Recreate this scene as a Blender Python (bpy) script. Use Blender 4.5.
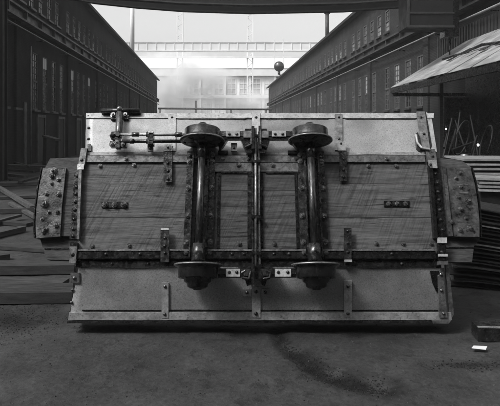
import bpy, bmesh, math, random
from mathutils import Matrix, Vector, noise
random.seed(7)
R = math.radians
C = bpy.context.scene.collection
for o in list(bpy.data.objects): bpy.data.objects.remove(o)

# ------------------------------------------------------------------ camera, sky, sun, exposure
H, F = 1.80, 520.0                     # eye height (m), focal length in photo pixels
sc = bpy.context.scene
cam = bpy.data.cameras.new('camera'); co = bpy.data.objects.new('camera', cam); C.objects.link(co)
co.location = (0, 0, H); co.rotation_euler = (R(90), 0, 0)
cam.sensor_width = 36; cam.lens = F / 500 * 36; cam.shift_y = -0.146
cam.clip_start = 0.05; cam.clip_end = 3000
sc.camera = co
SUN_EL = 50
sun = bpy.data.lights.new('sun', 'SUN'); so = bpy.data.objects.new('sun', sun); C.objects.link(so)
sun.energy = 1.15; sun.angle = R(10); sun.color = (1, 1, 1)
# comes from the left, from above, a little from the camera's side
sd = Vector((-0.42, -0.30, 0.0)).normalized() * math.cos(R(SUN_EL)) + Vector((0, 0, math.sin(R(SUN_EL))))
so.rotation_euler = sd.to_track_quat('Z', 'Y').to_euler()
w = bpy.data.worlds.new('World'); sc.world = w; w.use_nodes = True
nt = w.node_tree; bg = nt.nodes['Background']
sky = nt.nodes.new('ShaderNodeTexSky'); sky.sky_type = 'NISHITA'; sky.sun_disc = False
sky.sun_elevation = R(SUN_EL); sky.sun_rotation = math.atan2(sd.x, sd.y)
sky.air_density = 1.6; sky.dust_density = 6.0; sky.ozone_density = 1.0
bw = nt.nodes.new('ShaderNodeRGBToBW')
nt.links.new(sky.outputs[0], bw.inputs[0]); nt.links.new(bw.outputs[0], bg.inputs[0])
bg.inputs[1].default_value = 0.122
sc.view_settings.view_transform = 'Standard'; sc.view_settings.look = 'None'
sc.view_settings.gamma = 1; sc.view_settings.use_curve_mapping = False
sc.view_settings.exposure = 1.2
sc.cycles.use_denoising = True
sc.cycles.max_bounces = 6; sc.cycles.diffuse_bounces = 3; sc.cycles.glossy_bounces = 3
sc.cycles.volume_bounces = 2; sc.cycles.transparent_max_bounces = 12
sc.cycles.volume_step_rate = 2.0; sc.cycles.volume_max_steps = 96
sc.cycles.caustics_reflective = False; sc.cycles.caustics_refractive = False

# ------------------------------------------------------------------ materials (the plate is black and white: all greys)
def mat(name, base, var=0.35, scale=6.0, rough=0.6, metal=0.0, bump=0.15, stretch=(1, 1, 1), spots=0.0,
        spot_scale=30.0, spot_val=0.02, rand=0.0, brick=None, saw=0.0, rvar=0.15, fine=60.0, streak=0.0, spec=None, sbump=.8):
    if spec is None: spec = 0.12 if metal == 0 else 0.35
    m = bpy.data.materials.new(name); m.use_nodes = True
    n, l = m.node_tree.nodes, m.node_tree.links
    b = n['Principled BSDF']; b.inputs['Metallic'].default_value = metal; b.inputs['Specular IOR Level'].default_value = spec
    tc = n.new('ShaderNodeTexCoord'); mp = n.new('ShaderNodeMapping'); mp.inputs['Scale'].default_value = stretch
    oi = n.new('ShaderNodeObjectInfo')
    ad = n.new('ShaderNodeVectorMath'); ad.operation = 'MULTIPLY_ADD'
    cx = n.new('ShaderNodeCombineXYZ')
    for i in range(3): l.new(oi.outputs['Random'], cx.inputs[i])
    ad.inputs[1].default_value = (17.0, 5.0, 9.0)
    l.new(cx.outputs[0], ad.inputs[0]); l.new(tc.outputs['Object'], ad.inputs[2]); l.new(ad.outputs[0], mp.inputs[0])
    def nz(s, det=6.0, ro=0.6, vec=None):
        t = n.new('ShaderNodeTexNoise'); t.inputs['Scale'].default_value = s; t.inputs['Detail'].default_value = det
        t.inputs['Roughness'].default_value = ro; l.new((vec or mp.outputs[0]), t.inputs['Vector']); return t.outputs['Fac']
    def mth(op, a, c=None, cl=False):
        t = n.new('ShaderNodeMath'); t.operation = op; t.use_clamp = cl
        for i, v in enumerate((a, c)):
            if v is None: continue
            if isinstance(v, (int, float)): t.inputs[i].default_value = v
            else: l.new(v, t.inputs[i])
        return t.outputs[0]
    def mr(v, a, c, x, y):
        t = n.new('ShaderNodeMapRange'); l.new(v, t.inputs[0])
        for i, q in enumerate((a, c, x, y)): t.inputs[i + 1].default_value = q
        return t.outputs[0]
    a = nz(scale); f = nz(fine, 4.0)
    val = mth('MULTIPLY', mr(a, 0.25, 0.75, 1 - var, 1 + var), mr(f, 0.3, 0.7, 1 - var * 0.45, 1 + var * 0.45))
    height = mth('ADD', mth('MULTIPLY', a, 0.6), f)
    if rand: val = mth('MULTIPLY', val, mr(oi.outputs['Random'], 0, 1, 1 - rand, 1 + rand))
    if streak:
        sp2 = n.new('ShaderNodeMapping'); sp2.inputs['Scale'].default_value = (9, 0.7, 9); l.new(ad.outputs[0], sp2.inputs[0])
        val = mth('MULTIPLY', val, mr(nz(2.2, 5, 0.6, sp2.outputs[0]), 0.35, 0.68, 1 + streak * 0.4, 1 - streak))
    if saw:
        rm = n.new('ShaderNodeMapping'); rm.inputs['Rotation'].default_value = (0, 0, R(24)); rm.inputs['Scale'].default_value = (70, 2.4, 4)
        r0 = n.new('ShaderNodeMapping'); r0.inputs['Rotation'].default_value = (0, 0, R(24)); l.new(ad.outputs[0], r0.inputs[0])
        rm.inputs['Rotation'].default_value = (0, 0, 0); l.new(r0.outputs[0], rm.inputs[0])
        sn = mr(nz(1.0, 3, 0.6, rm.outputs[0]), 0.44, 0.62, 0, 1)
        msk = mr(nz(2.3, 2, 0.5, tc.outputs['Object']), 0.38, 0.6, 0.25, 1)
        sw = mth('MULTIPLY', sn, msk)
        val = mth('MULTIPLY', val, mr(sw, 0, 1, 1.0, 1 - saw)); height = mth('SUBTRACT', height, mth('MULTIPLY', sw, sbump))
    if spots:
        s = mr(nz(spot_scale, 4, 0.7), 0.56, 0.66, 0, spots)
        mx = n.new('ShaderNodeMix'); l.new(s, mx.inputs[0]); l.new(mth('MULTIPLY', val, base), mx.inputs[2]); mx.inputs[3].default_value = spot_val
        out = mx.outputs[0]; height = mth('SUBTRACT', height, mth('MULTIPLY', s, 0.6))
    else: out = mth('MULTIPLY', val, base)
    if brick:
        bt = n.new('ShaderNodeTexBrick'); bm_ = n.new('ShaderNodeMapping'); sx = n.new('ShaderNodeSeparateXYZ'); cb = n.new('ShaderNodeCombineXYZ')
        l.new(tc.outputs['Object'], sx.inputs[0]); l.new(sx.outputs['Y'], cb.inputs[0]); l.new(sx.outputs['Z'], cb.inputs[1]); l.new(cb.outputs[0], bt.inputs['Vector'])
        bt.inputs['Scale'].default_value = 1; bt.inputs['Brick Width'].default_value = 0.23; bt.inputs['Row Height'].default_value = 0.076
        bt.inputs['Mortar Size'].default_value = 0.01
        bt.inputs['Color1'].default_value = (1, 1, 1, 1); bt.inputs['Color2'].default_value = (.7, .7, .7, 1); bt.inputs['Mortar'].default_value = (1.0 + brick,) * 3 + (1,)
        out = mth('MULTIPLY', out, bt.outputs['Color'])
    l.new(out, b.inputs['Base Color'])
    l.new(mr(nz(scale * 1.7, 4), 0.3, 0.7, max(rough - rvar, 0.05), min(rough + rvar, 1)), b.inputs['Roughness'])
    bp = n.new('ShaderNodeBump'); bp.inputs['Strength'].default_value = bump; bp.inputs['Distance'].default_value = 0.01
    l.new(height, bp.inputs['Height']); l.new(bp.outputs[0], b.inputs['Normal'])
    return m

M = dict(
    plank=mat('weathered_plank', 0.070, 0.6, 2.4, 0.45, 0, 0.26, (0.6, 9, 9), 0.85, 5.5, 0.008, 0.12, saw=0.45, fine=12, spec=.16, sbump=.35),
    hatch=mat('hatch_plank', 0.058, 0.65, 2.4, 0.45, 0, 0.26, (0.6, 9, 9), 0.9, 5.0, 0.006, 0.12, saw=0.45, fine=12, spec=.16, sbump=.35),
    beam=mat('bumper_timber', 0.045, 0.6, 3, 0.6, 0, 0.3, (1.5, 9, 9), 0.5, 5, 0.008, fine=12, spec=.14),
    sheet=mat('weathered_sheet_steel', 0.205, 0.65, 1.3, 0.46, 0.3, 0.16, (1, 1, 1), 0.6, 62, 0.05, fine=110, spec=.5, rvar=.22),
    rim=mat('rim_steel', 0.27, 0.5, 8, 0.5, 0.2, 0.2, (1, 1, 1), 0.6, 40, 0.03),
    iron=mat('black_iron', 0.030, 0.6, 14, 0.28, 0.85, 0.12, (1, 1, 1), 0.3, 70, 0.22),  # light specks in the colour stand in for glints
    iron2=mat('worn_glint_iron', 0.065, 0.8, 12, 0.27, 0.85, 0.14, (1, 1, 1), 0.4, 65, 0.32),  # worn tone, plus painted glint specks
    strap=mat('strap_steel', 0.16, 0.6, 14, 0.34, 0.6, 0.12, (1, 1, 1), 0.7, 42, 0.015),
    bright=mat('bright_steel', 0.5, 0.3, 14, 0.3, 0.75, 0.1, (1, 1, 1), 0.3, 50, 0.05),
    bolt=mat('greasy_bolt_steel', 0.30, 0.5, 30, 0.22, 0.9, 0.1),
    axle=mat('greasy_axle_steel', 0.07, 0.8, 10, 0.3, 0.85, 0.2, (1, .4, 1), 0.4, 40, 0.25),  # pale specks paint glints along the shaft
    wheel=mat('cast_iron_wheel', 0.05, 0.7, 12, 0.22, 0.85, 0.10, (1, 1, 1), 0.3, 60, 0.14),  # lighter specks are glints put into the colour
    cover=mat('bumper_plate_iron', 0.075, 0.9, 7, 0.38, 0.5, 0.22, (1, 1, 1), 0.85, 16, 0.005),
    ground=mat('cinder_dirt', 0.034, 0.6, 1.3, 0.75, 0, 0.9, (1, 1, 1), 0.55, 7, 0.012, fine=30, spec=.08),
    clod=mat('dirt_clod', 0.013, 0.5, 20, 0.85, 0, 0.4),
    pebble=mat('pale_pebble', 0.06, 0.5, 20, 0.8, 0, 0.4),
    grit=mat('cinder_grit', 0.05, 0.8, 20, 0.8, 0, 0.4),
    timber=mat('old_timber', 0.045, 0.6, 3, 0.65, 0, 0.6, (1.5, 9, 9), 0.5, 12, 0.01, 0.35, spec=.12),
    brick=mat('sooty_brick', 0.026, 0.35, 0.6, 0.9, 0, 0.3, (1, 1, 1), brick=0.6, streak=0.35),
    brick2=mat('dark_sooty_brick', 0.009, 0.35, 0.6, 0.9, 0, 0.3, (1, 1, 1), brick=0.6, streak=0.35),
    roof=mat('tar_roof', 0.02, 0.3, 1, 0.8, 0, 0.3),
    ledge=mat('ledge_girder_iron', 0.03, 0.3, 2, 0.55, 0.3, 0.2, streak=0.3),
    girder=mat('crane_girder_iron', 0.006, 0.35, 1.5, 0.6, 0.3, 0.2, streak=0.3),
    pipe=mat('pale_pipe', 0.12, 0.3, 4, 0.5, 0.2, 0.1),
    frame=mat('window_frame_paint', 0.07, 0.3, 5, 0.7, 0, 0.1),
    glass=mat('sooty_glass', 0.03, 0.7, 2, 0.25, 0.0, 0.05, rand=0.9, spec=.5),
    pale=mat('dusty_glass', 0.2, 0.4, 2, 0.35, 0.0, 0.05, rand=0.8, spec=.5),
    white=mat('painted_reflection_pane', 0.4, 0.2, 2, 0.5, 0.0, 0.05),  # white colour stands in for reflections off open sashes
    canopy=mat('canopy_sheet', 0.22, 0.6, 1.6, 0.55, 0.1, 0.3, (1, 1, 1), 0.4, 6, 0.16, streak=0.35),
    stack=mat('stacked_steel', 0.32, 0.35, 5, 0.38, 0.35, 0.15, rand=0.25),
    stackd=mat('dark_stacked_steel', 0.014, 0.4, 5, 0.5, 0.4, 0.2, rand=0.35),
    stackm=mat('lit_edge_stacked_steel', 0.12, 0.6, 5, 0.4, 0.5, 0.3, rand=0.4),  # lighter copy of the dark steel, painting edges that catch light
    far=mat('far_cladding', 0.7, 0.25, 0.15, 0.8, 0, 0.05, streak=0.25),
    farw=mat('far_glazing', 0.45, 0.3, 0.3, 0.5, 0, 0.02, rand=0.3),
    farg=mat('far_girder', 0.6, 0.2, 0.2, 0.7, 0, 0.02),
    paper=mat('paper', 0.5, 0.05, 6, 0.9, 0, 0.05),
)

# ------------------------------------------------------------------ mesh helpers
def nb(): return bmesh.new()
def box(bm, x0, x1, y0, y1, z0, z1, mtx=None):
    vs = [bm.verts.new((x, y, z)) for z in (z0, z1) for y in (y0, y1) for x in (x0, x1)]
    for f in ((0, 2, 3, 1), (4, 5, 7, 6), (0, 1, 5, 4), (2, 6, 7, 3), (0, 4, 6, 2), (1, 3, 7, 5)): bm.faces.new([vs[i] for i in f])
    if mtx is not None: bmesh.ops.transform(bm, matrix=mtx, verts=vs)
    return vs
def prism(bm, top, bot):
    a = [bm.verts.new(p) for p in top]; b = [bm.verts.new(p) for p in bot]; n = len(a)
    bm.faces.new(a); bm.faces.new(b[::-1])
    for i in range(n): bm.faces.new((a[i], b[i], b[(i + 1) % n], a[(i + 1) % n]))
def tube(bm, p0, p1, r0, r1=None, n=14, cap=True):
    r1 = r0 if r1 is None else r1; p0 = Vector(p0); p1 = Vector(p1); d = (p1 - p0).normalized()
    u = d.orthogonal().normalized(); v = d.cross(u)
    ra = [bm.verts.new(p0 + (u * math.cos(2 * math.pi * i / n) + v * math.sin(2 * math.pi * i / n)) * r0) for i in range(n)]
    rb = [bm.verts.new(p1 + (u * math.cos(2 * math.pi * i / n) + v * math.sin(2 * math.pi * i / n)) * r1) for i in range(n)]
    for i in range(n):
        f = bm.faces.new((ra[i], ra[(i + 1) % n], rb[(i + 1) % n], rb[i])); f.smooth = n > 8
    if cap: bm.faces.new(ra[::-1]); bm.faces.new(rb)
def path(bm, pts, r, n=10):
    for a, b in zip(pts[:-1], pts[1:]): tube(bm, a, b, r, n=n)
def lathe(bm, prof, c, n=48):          # axis = local y through c; prof = [(radius, y)]
    rings = []
    for r, y in prof:
        rings.append([bm.verts.new((c[0] + r * math.cos(2 * math.pi * i / n), c[1] + y, c[2] + r * math.sin(2 * math.pi * i / n))) for i in range(n)])
    for k in range(len(rings) - 1):
        for i in range(n):
            f = bm.faces.new((rings[k][i], rings[k][(i + 1) % n], rings[k + 1][(i + 1) % n], rings[k + 1][i])); f.smooth = True
    bm.faces.new(rings[0][::-1]); bm.faces.new(rings[-1])
def mesh(name, bm, m, bevel=0.0):
    if bevel:
        es = [e for e in bm.edges if len(e.link_faces) == 2 and e.calc_face_angle(0) > 0.6]
        bmesh.ops.bevel(bm, geom=es, offset=bevel, segments=1, affect='EDGES', clamp_overlap=True)
    bmesh.ops.recalc_face_normals(bm, faces=bm.faces)
    me = bpy.data.meshes.new(name); bm.to_mesh(me); bm.free(); me.materials.append(m); return me
def link(name, me, parent=None, mtx=None):
    o = bpy.data.objects.new(name, me); C.objects.link(o)
    if parent is not None: o.parent = parent
    if mtx is not None: o.matrix_basis = mtx
    return o
def obj(name, bm, m, parent=None, mtx=None, bevel=0.0): return link(name, mesh(name, bm, m, bevel), parent, mtx)
def tag(o, label=None, cat=None, group=None, kind=None):
    for k, v in (('label', label), ('category', cat), ('group', group), ('kind', kind)):
        if v: o[k] = v
    return o
def thing(name, label, cat, loc=(0, 0, 0), rz=0.0, group=None):
    o = bpy.data.objects.new(name, None); C.objects.link(o); o.location = loc; o.rotation_euler = (0, 0, rz)
    o.empty_display_size = 0.2
    return tag(o, label, cat, group)
def gp(px, py, z=0.0):                 # where the sight line through a photo pixel meets height z
    y = (H - z) * F / (py - 130.0); return Vector(((px - 250) * y / F, y, z))
def at(px, py, y): return Vector(((px - 250) * y / F, y, H - (py - 130) * y / F))

# ------------------------------------------------------------------ ground
tr = [(276, 330), (290, 348), (305, 362), (325, 374), (350, 383), (385, 388)]
TRW = [gp(*q).to_2d() for q in tr]
def rut(x, y):                         # distance to the scuffed wheel mark
    p = Vector((x, y)); best = 9
    for a, b in zip(TRW[:-1], TRW[1:]):
        d = b - a; t = max(0, min(1, (p - a).dot(d) / d.length_squared)); best = min(best, (p - a - d * t).length)
    return best
def gh(x, y):
    d = math.hypot(x, y - 5)
    if d > 24: return -0.012
    a = 0.014 * noise.noise((x * 0.9, y * 0.9, 0)) + 0.009 * noise.noise((x * 3.1, y * 3.1, 4)) + 0.006 * noise.noise((x * 9, y * 9, 2))
    if d < 6:
        a += 0.0035 * noise.noise((x * 22, y * 22, 7))
        c = noise.noise((x * 2.2, y * 4.5, 11)); a -= .010 * max(0, c - .25)
        if -.2 < x < 2 and y < 5.2: r = rut(x, y); a -= .016 * math.exp(-(r / .07) ** 2) - .006 * math.exp(-((r - .13) / .05) ** 2)
    return a * (1 if d < 14 else max(0.0, 1 - (d - 14) / 10)) - 0.012
bm = nb()
def axis(a, b, st, lo, hi):
    v = [a + (b - a) * k / round((b - a) / st) for k in range(round((b - a) / st) + 1)]
    up, x, d = [], b, st
    while x < hi: d *= 1.13; x += d; up.append(x)
    dn, x, d = [], a, st
    while x > lo: d *= 1.13; x -= d; dn.append(x)
    return dn[::-1] + v + up
XS, YS = axis(-3.6, 3.6, .028, -900, 900), axis(3.2, 7.6, .028, -900, 900)
gv = [[bm.verts.new((x, y, gh(x, y))) for x in XS] for y in YS]
for j in range(len(YS) - 1):
    for i in range(len(XS) - 1):
        f = bm.faces.new((gv[j][i], gv[j][i + 1], gv[j + 1][i + 1], gv[j + 1][i])); f.smooth = True
g = obj('ground', bm, M['ground'])
at_ = g.data.attributes.new('damp', 'FLOAT', 'POINT')
c1, c2 = gp(22, 316), gp(472, 363); dv = []
for v in g.data.vertices:
    x, y = v.co.x, v.co.y; k = 0.0
    if 3 < y < 9 and abs(x) < 5:
        n1 = .55 + .9 * noise.noise((x * 5, y * 5, 3)) + .6 * noise.noise((x * 19, y * 19, 3))
        wd = .05 + .09 * max(0, min(1, (5.0 - y) / .9))
        k = max(math.exp(-(rut(x, y) / wd) ** 2), .8 * math.exp(-((x - c1.x) / .55) ** 2 - ((y - c1.y) / .28) ** 2), .8 * math.exp(-((x - c2.x) / .28) ** 2 - ((y - c2.y) / .06) ** 2)) * max(0, min(1, n1 * 1.5))
    dv.append(k)
at_.data.foreach_set('value', dv)
gm = M['ground'].node_tree; pb_ = gm.nodes['Principled BSDF']; src = pb_.inputs['Base Color'].links[0].from_socket
an = gm.nodes.new('ShaderNodeAttribute'); an.attribute_name = 'damp'
mrn = gm.nodes.new('ShaderNodeMapRange'); mrn.inputs[3].default_value = 1.0; mrn.inputs[4].default_value = .25; gm.links.new(an.outputs['Fac'], mrn.inputs[0])
mm = gm.nodes.new('ShaderNodeMath'); mm.operation = 'MULTIPLY'; gm.links.new(src, mm.inputs[0]); gm.links.new(mrn.outputs[0], mm.inputs[1]); gm.links.new(mm.outputs[0], pb_.inputs['Base Color']); tag(g, 'bare dark cinder ground of the mill yard', kind='structure')

def scatter(name, label, pts, rmin, rmax, m, sink=0.3):
    bm = nb()
    for (x, y) in pts:
        r = rmin + (rmax - rmin) * random.random() ** 5
        k = random.random() * 6
        base = [(math.cos(k + a) * r * random.uniform(.7, 1.2), math.sin(k + a) * r * random.uniform(.6, 1.1)) for a in (0, 1.3, 2.5, 3.8, 5)]
        z = gh(x, y) - r * sink
        lo = [bm.verts.new((x + a, y + b, z)) for a, b in base]
        hi = [bm.verts.new((x + a * .6 + random.uniform(-.2, .2) * r, y + b * .6, z + r * random.uniform(.7, 1.2))) for a, b in base]
        bm.faces.new(hi)
        for i in range(5): bm.faces.new((lo[i], lo[(i + 1) % 5], hi[(i + 1) % 5], hi[i]))
    o = obj(name, bm, m); tag(o, label, kind='stuff'); return o
pts = []
for k in range(5200):
    t = random.random() ** .8 * (len(tr) - 1.001); i = int(t); f = t - i
    px = tr[i][0] * (1 - f) + tr[i + 1][0] * f; py = tr[i][1] * (1 - f) + tr[i + 1][1] * f
    sp = 1.5 + 5.5 * min(1, t / 2.5)
    p = gp(px + random.gauss(0, sp), py + random.gauss(0, sp * .55)); pts.append((p.x, p.y))
for k in range(2600):
    p = gp(random.gauss(20, 34), random.gauss(318, 10)); pts.append((p.x, p.y))
for k in range(900):
    p = gp(random.gauss(470, 22), random.gauss(363, 2.5)); pts.append((p.x, p.y))
for k in range(900):
    p = gp(random.uniform(-30, 530), random.uniform(300, 420)); pts.append((p.x, p.y))
scatter('dirt_clods', 'dark crumbs of dirt trodden along curved wheel marks', pts, 0.0010, 0.0085, M['clod'])
pts = []
for k in range(700):
    p = gp(random.uniform(-20, 520), random.uniform(298, 420)); pts.append((p.x, p.y))
for k in range(500):
    p = gp(random.gauss(60, 40), random.gauss(330, 18)); pts.append((p.x, p.y))
gr = []
for k in range(9000):
    p = gp(random.uniform(-20, 520), 300 + 115 * random.random()); gr.append((p.x, p.y))
scatter('grit', 'fine grey cinder grit covering the trodden yard', gr, 0.0008, 0.0055, M['grit'])
scatter('pebbles', 'small pale stones scattered over the dark ground', pts, 0.001, 0.008, M['pebble'])

# ------------------------------------------------------------------ mill buildings along the street
def window_meshes(w, h, kind):
    bm = nb(); t = 0.07; n = 3 if h > 2 else 1
    box(bm, -0.06, 0.05, -w / 2, -w / 2 + t, 0, h); box(bm, -0.06, 0.05, w / 2 - t, w / 2, 0, h)
    box(bm, -0.058, 0.048, -w / 2 + t, w / 2 - t, 0, t); box(bm, -0.058, 0.048, -w / 2 + t, w / 2 - t, h - t, h)
    box(bm, -0.056, 0.046, -w / 2 + t, w / 2 - t, h / 2 - .05, h / 2 + .05)
    box(bm, -0.03, 0.03, -0.02, 0.02, t, h / 2 - .05); box(bm, -0.03, 0.03, -0.02, 0.02, h / 2 + .05, h - t)
    for k in range(n):
        for z0, z1 in ((t, h / 2 - .05), (h / 2 + .05, h - t)):
            z = z0 + (z1 - z0) * (k + 1) / (n + 1); box(bm, -0.028, 0.028, -w / 2 + t, w / 2 - t, z - .018, z + .018)
    fr = mesh('window_frame', bm, M['frame'])
    bm = nb(); box(bm, -0.008, 0.0, -w / 2 + t, w / 2 - t, h / 2 + .05, h - t); up = mesh('pane', bm, M['glass'])
    bm = nb(); box(bm, -0.008, 0.0, -w / 2 + t, w / 2 - t, t, h / 2 - .05); lo = mesh('pane', bm, M['pale' if kind == 'u' else 'glass'])
    bm = nb(); box(bm, -0.008, 0.0, -w / 2 + t, w / 2 - t, h / 2 + .05, h - t); up2 = mesh('pane', bm, M['pale'])
    bm = nb(); box(bm, -0.012, -0.001, -w / 2 + t, w / 2 - t, h * .78, h - t); wh = mesh('pane', bm, M['white'])
    return fr, up, lo, up2, wh
def mill(name, label, side, lateral, vpx, y0, y1, roof_z, rows, wallmat, ledge, pipe_z, openings=()):
    rz = -math.atan((vpx - 250) / F)
    root = thing(name, label, 'mill building', (lateral, 0, 0), rz)
    s = side                                             # +1: building lies to +x of its face
    X = lambda a, b: (min(a * s, b * s), max(a * s, b * s))
    bm = nb(); z = 0.0
    allrows = sorted(rows, key=lambda r: r[0])
    for (za, zb, wd, ys, kd) in allrows:
        a, b = X(0, .5); box(bm, a, b, y0, y1, z, za)
        e = y0
        for yc in ys:
            box(bm, a, b, e, yc - wd / 2, za, zb); e = yc + wd / 2
        box(bm, a, b, e, y1, za, zb); z = zb
    a, b = X(0, .5); box(bm, a, b, y0, y1, z, roof_z)
    a, b = X(.5, 14); box(bm, a, b, y1 - .5, y1 - .002, 0, roof_z); 
    obj('wall', bm, wallmat, root)
    # arches / pilasters proud of the wall
    a, b = X(-.12, -.001); bm = nb(); box(bm, a, b, -.3, .3, 0, ledge[0] - .005); me = mesh('pilaster', bm, wallmat); yy = y0 + 3
    while yy < y1: link('pilaster', me, root, Matrix.Translation((0, yy, 0))); yy += 9.6
    bm = nb(); a, b = X(.52, 13.9); box(bm, a, b, y0, y1 - .52, 4.1, 4.2); obj('floor_deck', bm, M['roof'], root)
    bm = nb()
    e0, e1, mid = -0.45 * s, 14.4 * s, 7 * s
    prof = [(e0, roof_z), (mid, roof_z + 2.6), (e1, roof_z)]
    top = [(x, z + .22) for x, z in prof]
    for k in range(2):
        (xa, za), (xb, zb) = prof[k], prof[k + 1]
        prism(bm, [(xa, y0, za), (xb, y0, zb), (xb, y0, zb + .22), (xa, y0, za + .22)], [(xa, y1 + .4, za), (xb, y1 + .4, zb), (xb, y1 + .4, zb + .22), (xa, y1 + .4, za + .22)])
    obj('roof', bm, M['roof'], root)
    bm = nb()
    a, b = X(-.42, -.002); box(bm, a, b, y0, y1, ledge[1] - .09, ledge[1]); box(bm, a, b, y0, y1, ledge[0], ledge[0] + .09)
    a, b = X(-.24, -.20); box(bm, a, b, y0, y1, ledge[0] + .09, ledge[1] - .09)
    yy = y0 + 1
    while yy < y1:
        a, b = X(-.40, -.242); box(bm, a, b, yy - .03, yy + .03, ledge[0] + .092, ledge[1] - .092); yy += 2.4
    tag(obj('ledge_girder', bm, M['ledge'], root), kind='stuff')
    bm = nb(); tube(bm, (-.34 * s, y0, pipe_z), (-.34 * s, y1, pipe_z), .05)
    obj('wall_pipe', bm, M['pipe'], root)
    bm = nb(); yy = y0 + 1.3
    while yy < y1: a, b = X(-.36, -.003); box(bm, a, b, yy - .025, yy + .025, pipe_z - .1, pipe_z - .052); yy += 4.8
    tag(obj('pipe_bracket', bm, M['iron'], root), kind='stuff')
    for (za, zb, wd, ys, kd) in rows:
        fr, up, lo, up2, wh = window_meshes(wd, zb - za, kd)
        sb = nb(); a, b = X(-.19, -.067); box(sb, a, b, -wd / 2 - .08, wd / 2 + .08, -.11, -.002); sill = mesh('sill', sb, M['ledge'])
        for i, yc in enumerate(ys):
            wdw = link('window', fr, root, Matrix.Translation((.065 * s, yc, za)))
            link('pane', up2 if (kd == 'l' and random.random() < .25) else up, wdw)
            link('pane', lo, wdw)
            if kd == 'l' and any(abs(yc - q) < .8 for q in openings): link('pane', wh, wdw, Matrix.Translation((-.02 * s if s > 0 else .03, 0, 0)))
            link('sill', sill, wdw)
    return root
def bays(y0, y1, step, per, gap, skip=()):
    ys, y, k = [], y0, 0
    while y < y1:
        if not any(a < y < b for a, b in skip): ys.append(y)
        y += step; k += 1
        if k % per == 0: y += gap
    return ys
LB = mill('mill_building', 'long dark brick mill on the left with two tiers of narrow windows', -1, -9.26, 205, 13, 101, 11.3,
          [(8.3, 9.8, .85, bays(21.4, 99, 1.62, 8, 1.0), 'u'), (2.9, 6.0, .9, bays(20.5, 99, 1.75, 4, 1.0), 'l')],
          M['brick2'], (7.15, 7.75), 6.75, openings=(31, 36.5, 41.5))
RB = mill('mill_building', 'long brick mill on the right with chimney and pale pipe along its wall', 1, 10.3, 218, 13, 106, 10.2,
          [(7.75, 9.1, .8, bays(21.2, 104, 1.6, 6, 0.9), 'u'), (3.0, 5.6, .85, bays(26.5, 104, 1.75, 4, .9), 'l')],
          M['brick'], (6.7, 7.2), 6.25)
# unseen hall added behind the camera to cut sky light and darken metal reflections
RH = thing('unseen_blocking_hall', 'unseen dark brick hall added behind the photographer to block light', 'mill building', (0, -6, 0))
bm = nb(); box(bm, -30, -4, -12, 0, 0, 12); box(bm, 4, 30, -12, 0, 0, 12); box(bm, -4, 4, -12, 0, 5, 12); obj('wall', bm, M['brick2'], RH)
bm = nb(); prism(bm, [(-30.5, .6, 12.002), (-30.5, -6, 14), (-30.5, -12.5, 12.002)], [(30.5, .6, 12.002), (30.5, -6, 14), (30.5, -12.5, 12.002)]); obj('roof', bm, M['roof'], RH)
# doors, downpipes and chimneys, corrugated cladding
def onwall(root, s, px, lateral, vpx): return abs(lateral) * F / abs(px - vpx)
bm = nb(); tube(bm, (.12, 27.4, 0), (.12, 27.4, 6.2), .05); obj('downpipe', bm, M['pipe'], LB)
for y in (29.3, 33.4, 38.0):
    bm = nb(); box(bm, .002, .10, y - .75, y - .6, 0, 2.5); box(bm, .002, .10, y + .6, y + .75, 0, 2.5); box(bm, .003, .11, y - .75, y + .75, 2.5, 2.65)
    d = obj('door', bm, M['ledge'], LB)
    bm = nb()
    for k in range(6): box(bm, .004, .05, y - .59 + k * .197, y - .41 + k * .197, 0.02, 2.49)
    obj('door_leaf', bm, M['timber'], d)
bm = nb(); box(bm, .115, .19, 26.2, 26.55, 0, 3.2); obj('door_post', bm, M['ledge'], LB)
bm = nb(); tube(bm, (-.6, 70.8, 11.4), (-.6, 70.8, 22), .30); tube(bm, (-.6, 70.8, 11.35), (-.6, 70.8, 12.1), .5, .34); obj('chimney', bm, M['farg'], LB)
bm = nb(); tube(bm, (.5, 51.5, 10.2), (.5, 51.5, 13.4), .19); tube(bm, (.5, 51.5, 13.3), (.5, 51.5, 13.42), .30); obj('chimney', bm, M['ledge'], RB)
bm = nb()
for k in range(34):
    y = 16.2 + k * .24; box(bm, -.10, -.002, y, y + .12, 5.0, 6.1); box(bm, -.05, -.003, y + .12, y + .24, 5.0, 6.1)
tag(obj('corrugated_cladding', bm, M['ledge'], RB), kind='stuff')

# left runway column close to the camera
col = thing('runway_column', 'grey riveted steel column at the left edge of the yard', 'column', (0, 0, 0))
p = gp(0, 182); bm = nb(); cx = p.x - .08; cy = p.y
box(bm, cx - .25, cx + .25, cy - .20, cy - .17, 0, 9); box(bm, cx - .25, cx + .25, cy + .17, cy + .20, 0, 9); box(bm, cx - .02, cx + .02, cy - .168, cy + .168, 0, 9)
obj('column_shaft', bm, M['girder'], col)
bm = nb(); box(bm, cx - .36, cx + .36, cy - .34, cy + .34, -.02, .06); obj('base_plate', bm, M['iron2'], col)
bm = nb(); box(bm, cx + .252, cx + .30, cy - .2, cy - .14, .06, 9); obj('corner_angle', bm, M['ledge'], col)

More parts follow.
